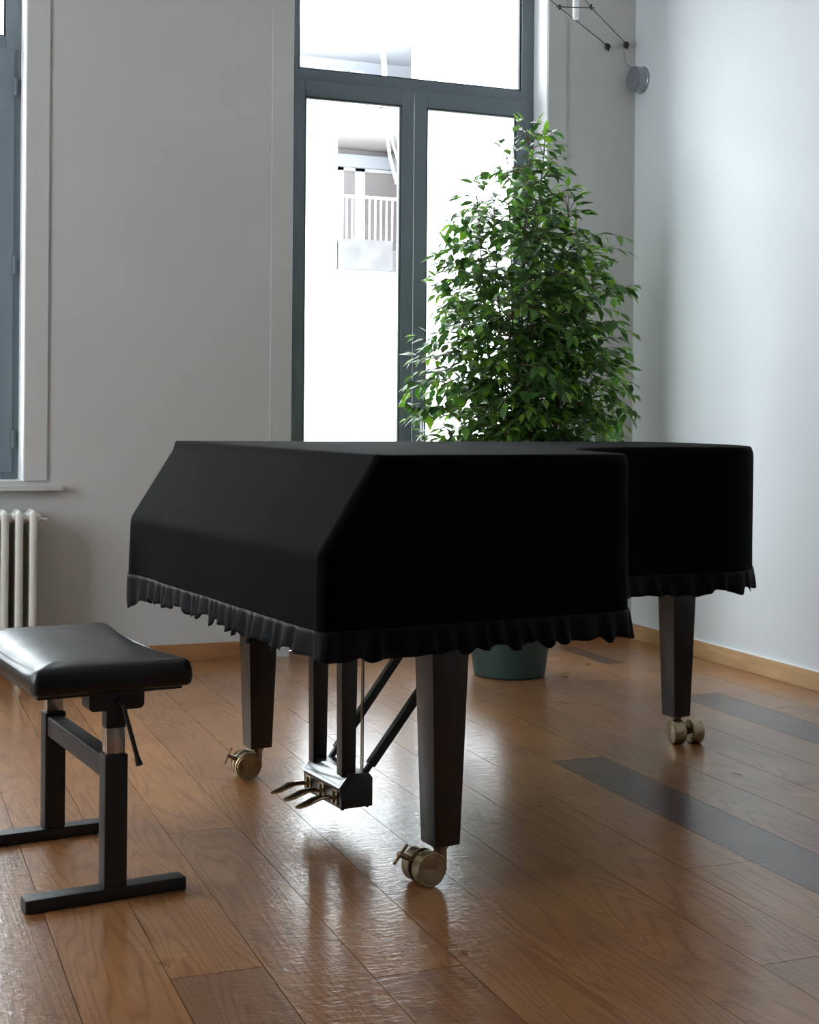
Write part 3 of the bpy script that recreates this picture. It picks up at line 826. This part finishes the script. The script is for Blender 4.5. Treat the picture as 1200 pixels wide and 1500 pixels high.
bm = bmesh.new(); tube(bm, [(RX + .02, .0, .17), (RX + .06, 0, .17), (RX + .06, 0, .02), (RX + .06, 0, .001)], .010, 10); obj('feed_pipe', bm, M['radiator'], rad, 60)

# ------------------------------------------------------------------ potted fig
PX, PY = 2.655, 5.62
plant = empty('potted_fig', (PX, PY, 0)); tag(plant, 'tall bushy weeping fig in a dark green pot in front of the glass door', 'potted plant')
bm = bmesh.new()
lathe(bm, [(0, .002), (.150, .002), (.158, .008), (.170, .10), (.184, .19), (.186, .195), (.188, .215), (.200, .225), (.202, .27), (.196, .275), (.185, .272), (.180, .24), (0, .24)], 48)
obj('pot', bm, M['pot'], plant, 35)
bm = bmesh.new(); lathe(bm, [(0, .258), (.06, .262), (.13, .255), (.1795, .250), (.1795, .243), (0, .243)], 32); obj('soil', bm, M['soil'], plant, 50)
PR = [(.35, -.25, .30), (.70, -.40, .45), (1.00, -.45, .56), (1.20, -.49, .60), (1.29, -.50, .55), (1.36, -.46, .55), (1.44, -.44, .52), (1.54, -.43, .56), (1.635, -.36, .56), (1.79, -.36, .55), (1.935, -.34, .53), (2.0, -.33, .36), (2.12, -.27, .34), (2.20, -.24, .24), (2.27, -.15, .23), (2.40, -.12, .24), (2.44, -.05, .22), (2.465, 0, .15)]
def prof_at(z):
    if z <= PR[0][0]: return PR[0][1], PR[0][2]
    for a, b in zip(PR, PR[1:]):
        if z <= b[0]:
            t = (z - a[0]) / (b[0] - a[0]); return a[1] + (b[1] - a[1]) * t, a[2] + (b[2] - a[2]) * t
    return None
rp_ = random.Random(21)
leaf_v, leaf_f, leaf_c = [], [], []
def add_leaf(p, d, n, ln, wd, col, LV=None, LF=None, LC=None):
    LV = leaf_v if LV is None else LV; LF = leaf_f if LF is None else LF; LC = leaf_c if LC is None else LC
    d = d.normalized(); s = d.cross(n).normalized(); n = s.cross(d).normalized()
    b = len(LV); fold = .16; droop = .22
    def q(t, y, h=0): return p + d * (t * ln) + s * (y * wd) + n * (abs(y) * wd * fold - droop * ln * t * t + h)
    vs = [q(0, 0), q(.22, -.36), q(.22, 0), q(.22, .36), q(.5, -.5), q(.5, 0), q(.5, .5), q(.78, -.27), q(.78, 0), q(.78, .27), q(1.08, 0)]
    LV.extend(vs)
    F = [(0, 1, 2), (0, 2, 3), (1, 4, 5, 2), (2, 5, 6, 3), (4, 7, 8, 5), (5, 8, 9, 6), (7, 10, 8), (8, 10, 9)]
    for f in F: LF.append(tuple(b + i for i in f)); LC.append(col)
stems = []
def stem_path(base, targ, n=12, wob=.02):
    out = []
    ph = rp_.uniform(0, 6)
    for i in range(n + 1):
        t = i / n
        x = base.x + (targ.x - base.x) * t ** 1.25 + wob * math.sin(t * 7 + ph) * t * (1 - .5 * t)
        y = base.y + (targ.y - base.y) * t ** 1.25 + wob * math.cos(t * 6 + ph) * t
        out.append(Vector((x, y, base.z + (targ.z - base.z) * t)))
    return out
targets = [(.07, 0, 2.36, .011), (.13, -.05, 2.30, .008), (-.02, .03, 2.28, .007), (.10, .08, 2.2, .007), (-.05, .08, 2.1, .008), (-.20, -.06, 2.08, .009), (-.26, .05, 1.82, .007), (.24, -.06, 2.05, .009), (.36, .04, 1.88, .008), (.16, .16, 2.1, .008), (.02, -.20, 1.9, .007), (-.12, -.22, 1.65, .007), (.30, -.20, 1.7, .007), (-.34, -.02, 1.42, .006), (.42, .0, 1.45, .006), (.0, .22, 1.7, .007)]
for (tx, ty, tz, r) in targets:
    a = rp_.uniform(0, 6.28); rr0 = rp_.uniform(.02, .10)
    P = stem_path(Vector((rr0 * math.cos(a), rr0 * math.sin(a), .25)), Vector((tx, ty, tz)))
    stems.append(P)
    bm = bmesh.new(); tube(bm, P, [r * (1 - .75 * i / 12) for i in range(13)], 8)
    obj('stem', bm, M['bark'], plant, 60)
twig_bm = bmesh.new()
def greens():
    x = rp_.random()
    if x < .10: return (.20, .36, .05)
    if x < .30: return (.11, .23, .05)
    if x < .75: return (.055, .13, .036)
    return (.03, .08, .026)
def inside(p, slack=1.0):
    e = prof_at(p.z)
    if e is None: return False
    cx = (e[0] + e[1]) / 2; hx = (e[1] - e[0]) / 2 * slack; hy = min(.62, hx * .95)
    return ((p.x - cx) / hx) ** 2 + (p.y / hy) ** 2 <= 1.0
def twig(P0, d0, length, dens=1.0):
    p = P0.copy(); d = d0.normalized(); n = max(4, int(length / .024)); pts_ = [p.copy()]; ph = rp_.uniform(0, 6)
    for i in range(n):
        d = (d + Vector((rp_.uniform(-.16, .16), rp_.uniform(-.16, .16), rp_.uniform(-.14, .06) - .05))).normalized()
        p = p + d * .024
        if not inside(p, 1.0): break
        pts_.append(p.copy())
        if i > 0 and rp_.random() < .93 * dens:
            side = 1 if i % 2 else -1
            s = d.cross(Vector((0, 0, 1)));
            if s.length < .1: s = Vector((1, 0, 0))
            s.normalize()
            ld = (d * .7 + s * side * rp_.uniform(.5, 1.0) + Vector((rp_.uniform(-.3, .3), rp_.uniform(-.3, .3), rp_.uniform(-.75, .15)))).normalized()
            nrm = Vector((rp_.uniform(-.5, .5), rp_.uniform(-.5, .5), 1)).normalized()
            ln = rp_.uniform(.048, .074)
            add_leaf(p + ld * .008, ld, nrm, ln, ln * rp_.uniform(.46, .58), greens())
    if len(pts_) > 2:
        ld = d; add_leaf(pts_[-1], ld, Vector((rp_.uniform(-.4, .4), rp_.uniform(-.4, .4), 1)), rp_.uniform(.045, .06), .026, (.15, .29, .04))
        tube(twig_bm, pts_, [.0022 * (1 - .6 * i / len(pts_)) for i in range(len(pts_))], 5, False)
for P in stems:
    zt = P[-1].z
    for i in range(len(P) * 7):
        t = (i + rp_.random()) / (len(P) * 7)
        if t < .12: continue
        j = min(int(t * 12), 11); f = t * 12 - j; p = P[j].lerp(P[j + 1], f)
        if p.z < .42: continue
        a = rp_.uniform(0, 2 * PI)
        # bias outward from plant axis
        o = Vector((p.x, p.y, 0)); d = Vector((math.cos(a), math.sin(a), 0)) + (o.normalized() * .7 if o.length > .03 else Vector())
        d = d.normalized() + Vector((0, 0, rp_.uniform(.25, 1.1)))
        ln = rp_.uniform(.14, .34) * (.75 if p.z > 2.0 else 1.0)
        if p.x < -.05 and p.z < 1.45 and rp_.random() < .35: continue
        twig(p, d, ln, .95)
    twig(P[-1], Vector((0, 0, 1)), .12); twig(P[-1], Vector((.4, 0, 1)), .10); twig(P[-1], Vector((-.4, .1, 1)), .10)
# long arching shoot on the right and one on the left
for pts_, r in (([(.36, 0, 1.22), (.46, -.01, 1.245), (.54, -.02, 1.22), (.62, -.02, 1.16)], .003), ([(-.36, 0, 1.12), (-.45, 0, 1.18), (-.50, -.01, 1.20)], .003), ([(.35, .0, 1.10), (.47, 0, 1.16), (.56, 0, 1.08)], .003)):
    C = catmull([Vector(p) for p in pts_], 6); tube(twig_bm, C, r, 5, False)
    for k, p in enumerate(C):
        if k < 5: continue
        for s_ in (1, -1):
            add_leaf(p, Vector((rp_.uniform(-.3, .5), s_ * rp_.uniform(.3, .9), rp_.uniform(-.9, -.1))), Vector((rp_.uniform(-.6, .6), -.6, .8)), rp_.uniform(.04, .06), .027, greens())
obj('twigs', twig_bm, M['bark'], plant)
me = bpy.data.meshes.new('foliage'); me.from_pydata([tuple(v) for v in leaf_v], [], leaf_f)
ca = me.color_attributes.new('tint', 'FLOAT_COLOR', 'CORNER')
cols = []
for f, c in zip(leaf_f, leaf_c): cols += [c[0], c[1], c[2], 1.0] * len(f)
ca.data.foreach_set('color', cols)
fo = link('foliage', me, M['leaf'], plant, 'all')

# fallen leaves, each a thing
def fallen(x, y, rz, ln, wd, col, label, curl=.5, extra=False):
    V, F, C = [], [], []
    add_leaf(Vector((0, 0, .004)), Vector((1, 0, .15)), Vector((0, .2, 1)), ln, wd, col, V, F, C)
    if extra:
        add_leaf(Vector((.01, 0, .004)), Vector((-1, .3, .25)), Vector((0, .1, 1)), ln * .9, wd * .8, col, V, F, C)
        add_leaf(Vector((.0, 0, .004)), Vector((.1, 1, .2)), Vector((.3, 0, 1)), ln * .6, wd * .8, col, V, F, C)
    m_ = min(v.z for v in V)
    V = [Vector((v.x, v.y, (v.z - m_) + .0015)) for v in V]
    me = bpy.data.meshes.new('fallen_leaf'); me.from_pydata([tuple(v) for v in V], [], F)
    ca = me.color_attributes.new('tint', 'FLOAT_COLOR', 'CORNER'); cc = []
    for f, c in zip(F, C): cc += [c[0], c[1], c[2], 1.0] * len(f)
    ca.data.foreach_set('color', cc)
    o = link('fallen_leaf', me, M['leaf'], None, 'all'); o.location = (x, y, 0); o.rotation_euler = (0, 0, rz)
    sm = o.modifiers.new('t', 'SOLIDIFY'); sm.thickness = .0008
    tag(o, label, 'leaf', 'fallen leaves on the floor by the plant')
fallen(2.86, 5.55, -.1, .055, .026, (.55, .48, .06), 'yellow leaf lying on the floor to the right of the green pot')
fallen(2.82, 5.45, .2, .040, .020, (.05, .022, .012), 'dark brown curled leaf just in front of the yellow leaf')
fallen(3.10, 5.71, 1.2, .036, .018, (.07, .035, .02), 'small brown leaf furthest from the green pot, towards the right wall')
fallen(2.92, 5.32, -.3, .050, .014, (.12, .13, .07), 'grey-green dry sprig on the floor beyond the brown leaf', extra=True)
fallen(2.39, 5.19, .1, .040, .012, (.12, .07, .035), 'thin dry leaf on the floor in front of the green pot, the left one')
fallen(2.48, 5.18, .5, .034, .012, (.12, .07, .035), 'thin dry leaf on the floor in front of the green pot, the right one')
fallen(2.55, 4.97, -.5, .045, .010, (.10, .06, .03), 'narrow dry leaf on the floor between the green pot and the rear caster')
fallen(2.56, 3.76, -.7, .030, .014, (.16, .035, .02), 'small reddish leaf on the floor in front of the rear piano caster')

# ------------------------------------------------------------------ cable lamp in the corner
cab = empty('cable_light', (3.55, 6.39, 3.07)); tag(cab, 'white tube lamp hung on two thin cables near the ceiling corner', 'lamp')
def rel(p): return Vector(p) - Vector((3.55, 6.39, 3.07))
A0, A1 = Vector((3.555, 6.385, 3.068)), Vector((3.665, 6.385, 3.088))
dirc = Vector((-.62, -.62, .045)).normalized()
c0 = [A0, Vector((3.073, 6.0, 3.108)), Vector((2.86, 5.83, 3.128)), Vector((1.1, 4.45, 3.22))]
c1 = [A1, Vector((3.243, 6.0, 3.128)), Vector((3.07, 5.82, 3.142)), Vector((1.45, 4.2, 3.24))]
for c in (c0, c1):
    bm = bmesh.new(); tube(bm, [rel(p) for p in c], .0022, 6); obj('cable', bm, M['dark_wire'], cab, 60)
for A, d in ((A0, c0[1] - A0), (A1, c1[1] - A1)):
    d = d.normalized(); bm = bmesh.new()
    tube(bm, [rel(A + Vector((0, .012, 0))), rel(A)], [.016, .012], 12)
    tube(bm, [rel(A), rel(A + d * .018), rel(A + d * .045)], [.012, .013, .003], 10)
    tube(bm, [rel(A + Vector((0, 0, .012))), rel(A + Vector((0.0, 0, -.022)))], .005, 8)
    obj('anchor', bm, M['dark_wire'], cab, 50)
bm = bmesh.new(); tp_ = Vector((3.158, 5.995, 3.06)); tube(bm, [rel(tp_ + Vector((0, 0, z))) for z in (0, .003, .24, .243)], [.010, .0155, .0155, .010], 20); obj('lamp_tube', bm, M['tube_white'], cab, 50)
bm = bmesh.new(); tube(bm, [rel((3.055, 6.0, 3.110)), rel((3.14, 5.985, 3.112)), rel((3.158, 5.976, 3.112)), rel((3.176, 5.985, 3.115)), rel((3.262, 6.0, 3.128))], .0028, 8)
for q in ((3.073, 6.0, 3.108), (3.243, 6.0, 3.128)): tube(bm, [rel(Vector(q) - Vector((0, 0, .010))), rel(Vector(q) + Vector((0, 0, .014)))], .006, 8)
obj('cross_bar', bm, M['dark_wire'], cab, 50)
# transformer drum on the right wall
drum = empty('transformer_drum', (XR, 6.322, 2.895)); tag(drum, 'round grey transformer box on the wall in the upper right corner', 'transformer')
bm = bmesh.new(); Mx = Matrix.Rotation(-PI / 2, 4, 'Y')
lathe(bm, [(0, -.002), (.069, -.002), (.069, .010), (.066, .012), (.066, .055)], 48, Mx); obj('side_rim', bm, M['drum_rim'], drum, 30)
bm = bmesh.new(); lathe(bm, [(.066, .055), (.0665, .058), (.064, .062), (.02, .0635), (0, .064)], 48, Mx); obj('face_plate', bm, M['plastic_grey'], drum, 40)
bm = bmesh.new(); pp = [Vector(p) for p in ((-.055, .02, .066), (-.075, .035, .085), (-.08, .055, .12), (-.075, .060, .155))]
tube(bm, catmull(pp, 5), .0022, 6); obj('supply_wire', bm, M['plastic_grey'], drum, 60)

# ------------------------------------------------------------------ outside
M['render_white'] = noisy(mat('white_render', rough=.85), (.80, .80, .79), (.86, .86, .85), 2, 5, bump=.3, bscale=12, bdist=.01)
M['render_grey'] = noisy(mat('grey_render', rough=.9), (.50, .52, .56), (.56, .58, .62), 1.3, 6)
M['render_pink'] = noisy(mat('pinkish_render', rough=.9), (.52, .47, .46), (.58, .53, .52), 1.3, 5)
M['concrete'] = noisy(mat('balcony_concrete', rough=.9), (.07, .066, .066), (.12, .115, .115), 4, 8)
M['white_pvc'] = noisy(mat('white_window_frame', rough=.4), (.8, .8, .8), (.85, .85, .85), 6)
M['ext_glass'] = noisy(mat('dim_window_pane', rough=.1), (.30, .29, .30), (.42, .38, .36), 1.5, 3)
M['rail_red'] = noisy(mat('painted_rail', rough=.6), (.62, .42, .42), (.70, .52, .50), 10)
M['street'] = noisy(mat('street_paving', rough=.9), (.40, .40, .40), (.5, .5, .5), 2, 5)
brk = mat('white_painted_brick', (.8, .8, .8), .85)
tcb = N(brk, 'ShaderNodeTexCoord'); mpb = N(brk, 'ShaderNodeMapping'); mpb.inputs['Rotation'].default_value = (PI / 2, 0, 0); L(brk, tcb, 'Object', mpb, 0)
bt = N(brk, 'ShaderNodeTexBrick'); bt.inputs['Scale'].default_value = 4.2; bt.inputs['Color1'].default_value = (.86, .86, .87, 1); bt.inputs['Color2'].default_value = (.80, .80, .81, 1); bt.inputs['Mortar'].default_value = (.62, .62, .63, 1); bt.inputs['Mortar Size'].default_value = .012
L(brk, mpb, 0, bt, 'Vector'); L(brk, bt, 0, BS(brk), 'Base Color')
YO = 12.0
apt = empty('apartment_building', (4, YO, -4)); tag(apt, 'pale apartment facade with recessed balconies seen through the left glass pane', 'building')
def ab(name, m_, *boxes, bev=None):
    bm = bmesh.new()
    for b in boxes: box(bm, b[0] - 4, b[1] - 4, b[2] - YO, b[3] - YO, b[4] + 4, b[5] + 4)
    return obj(name, bm, m_, apt, 30)
# wall body with the recesses left open: lower recess z 2.76..3.82, upper recess z 4.06(bottom)..4.66
wallo = ab('wall', M['render_white'],
   (-9, 3.92, YO, YO + .3, -4, 4.0), (-9, 3.50, YO, YO + .3, 4.0, 5.2), (3.92, 5.6, YO, YO + .3, -4, 2.50), (3.92, 5.6, YO, YO + .3, 3.82, 3.99), (-9, 5.6, YO, YO + .3, 4.69, 5.2), (-9, 5.6, YO + 1.0, YO + 1.3, -4, 5.2))
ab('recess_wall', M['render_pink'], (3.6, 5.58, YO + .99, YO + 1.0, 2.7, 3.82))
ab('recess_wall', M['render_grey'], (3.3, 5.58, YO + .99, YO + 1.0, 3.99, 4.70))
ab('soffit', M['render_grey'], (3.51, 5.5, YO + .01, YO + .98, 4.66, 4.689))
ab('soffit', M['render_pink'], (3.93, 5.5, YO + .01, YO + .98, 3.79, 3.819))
ab('lintel_box', M['render_grey'], (4.1, 5.4, YO + .85, YO + .97, 3.60, 3.72))
ab('balcony_slab', M['concrete'], (3.93, 4.40, YO - .16, YO + 1.0, 2.50, 2.76), (4.40, 5.5, YO + .001, YO + 1.0, 2.50, 2.70))
win = ab('window', M['white_pvc'], (4.22, 4.28, YO + .90, YO + .98, 2.78, 3.62), (4.40, 4.50, YO + .90, YO + .98, 2.78, 3.62), (4.22, 5.0, YO + .90, YO + .98, 3.57, 3.63), (4.22, 5.0, YO + .90, YO + .98, 2.76, 2.80))
bm = bmesh.new(); box(bm, .28, .40, .94, .96, 6.8, 7.57); box(bm, .50, .95, .94, .96, 6.8, 7.57); obj('pane', bm, M['ext_glass'], win)
win2 = ab('window', M['white_pvc'], (3.86, 4.26, YO + .90, YO + .98, 3.99, 4.55), (4.34, 4.48, YO + .90, YO + .98, 3.99, 4.55))
bm = bmesh.new(); box(bm, .49, .60, .92, .96, 8.0, 8.5); box(bm, .66, .80, .92, .96, 8.0, 8.4); obj('pane', bm, M['ext_glass'], win2)
bx = [(3.95, 4.60, YO + .02, YO + .04, 3.16, 3.185)] + [(3.96 + .055 * k, 3.972 + .055 * k, YO + .02, YO + .04, 2.76, 3.17) for k in range(12)]
ab('railing', M['rail_red'], *bx)
bm = bmesh.new(); tube(bm, [(.29, -.06, 9.2), (.30, -.06, 8.7), (.34, -.06, 8.2), (.37, -.06, 7.75), (.40, -.06, 7.55), (.47, -.06, 7.3)], .014, 8)
tube(bm, [(.33, -.08, 9.2), (.33, -.08, 8.6), (.36, -.08, 8.1), (.41, -.08, 7.7), (.49, -.08, 7.45)], .010, 8); obj('hanging_cables', bm, M['white_pvc'], apt, 60)
bw = empty('blank_building', (4.62, YO, -4)); tag(bw, 'plain white brick building wall seen through the right glass pane', 'building')
bm = bmesh.new(); box(bm, .001, 9, -.35, -.02, 0, 9.6); box(bm, 1.0, 9, -.02, 1.2, 0, 9.6); obj('wall', bm, brk, bw)
bm = bmesh.new(); box(bm, .001, 9, -.45, -.02, 9.6, 9.8); obj('parapet', bm, M['render_white'], bw)
bm = bmesh.new(); box(bm, -12, 18, YB + WT + .3, 14, -4.1, -4.0); struct(obj('ground_outside', bm, M['street']), 'street far below the windows')

# ------------------------------------------------------------------ light
w = bpy.data.worlds.new('overcast_sky'); S.world = w; w.use_nodes = True
bg = w.node_tree.nodes['Background']
tcw = w.node_tree.nodes.new('ShaderNodeTexCoord'); sepw = w.node_tree.nodes.new('ShaderNodeSeparateXYZ'); rw = w.node_tree.nodes.new('ShaderNodeValToRGB')
w.node_tree.links.new(tcw.outputs['Generated'], sepw.inputs[0]); w.node_tree.links.new(sepw.outputs[2], rw.inputs[0])
rw.color_ramp.elements[0].position = 0; rw.color_ramp.elements[0].color = (.88, .94, 1, 1)
rw.color_ramp.elements[1].position = .9; rw.color_ramp.elements[1].color = (.93, .965, 1, 1)
w.node_tree.links.new(rw.outputs[0], bg.inputs[0]); bg.inputs[1].default_value = 8.0
def portal(name, x0, x1, y, z0, z1):
    l = bpy.data.lights.new(name, 'AREA'); l.shape = 'RECTANGLE'; l.size = x1 - x0; l.size_y = z1 - z0; l.cycles.is_portal = True
    o = bpy.data.objects.new(name, l); COL.objects.link(o); o.location = ((x0 + x1) / 2, y, (z0 + z1) / 2); o.rotation_euler = (-PI / 2, 0, 0)
def portal2(x, y, z, sx, sz, rz):
    l = bpy.data.lights.new('daylight_portal', 'AREA'); l.shape = 'RECTANGLE'; l.size = sx; l.size_y = sz; l.cycles.is_portal = True
    o = bpy.data.objects.new('daylight_portal', l); COL.objects.link(o); o.location = (x, y, z)
    o.rotation_euler = (Matrix.Rotation(rz, 4, 'Z') @ Matrix.Rotation(-PI / 2, 4, 'X')).to_euler()
for o_ in WL: portal2(XL - .32, (o_[0] + o_[1]) / 2, (o_[2] + o_[3]) / 2, o_[1] - o_[0], o_[3] - o_[2], PI / 2)
for o_ in WF: portal2((o_[0] + o_[1]) / 2, YF - .32, (o_[2] + o_[3]) / 2, 1.0, o_[3] - o_[2], PI)
for n_, o_ in (('daylight_portal', W1), ('daylight_portal', D1), ('daylight_portal', W2)):
    portal(n_, o_[0], o_[1], YB + WT + .02, o_[2], o_[3])

# ------------------------------------------------------------------ camera
cam = bpy.data.cameras.new('camera'); co = bpy.data.objects.new('camera', cam); COL.objects.link(co)
cam.lens = 2049.3 / 1500 * 36; cam.sensor_width = 36; cam.sensor_fit = 'AUTO'
cam.shift_y = -(750 - 623.06) / 1500
co.matrix_world = Matrix.Translation((0, 0, 1.10)) @ Matrix.Rotation(-.368758, 4, 'Z') @ Matrix.Rotation(PI / 2, 4, 'X') @ Matrix.Rotation(.00796, 4, 'Z')
S.camera = co
S.view_settings.view_transform = 'Standard'; S.view_settings.look = 'None'
S.view_settings.gamma = 1; S.view_settings.use_curve_mapping = False
S.view_settings.exposure = 0.75
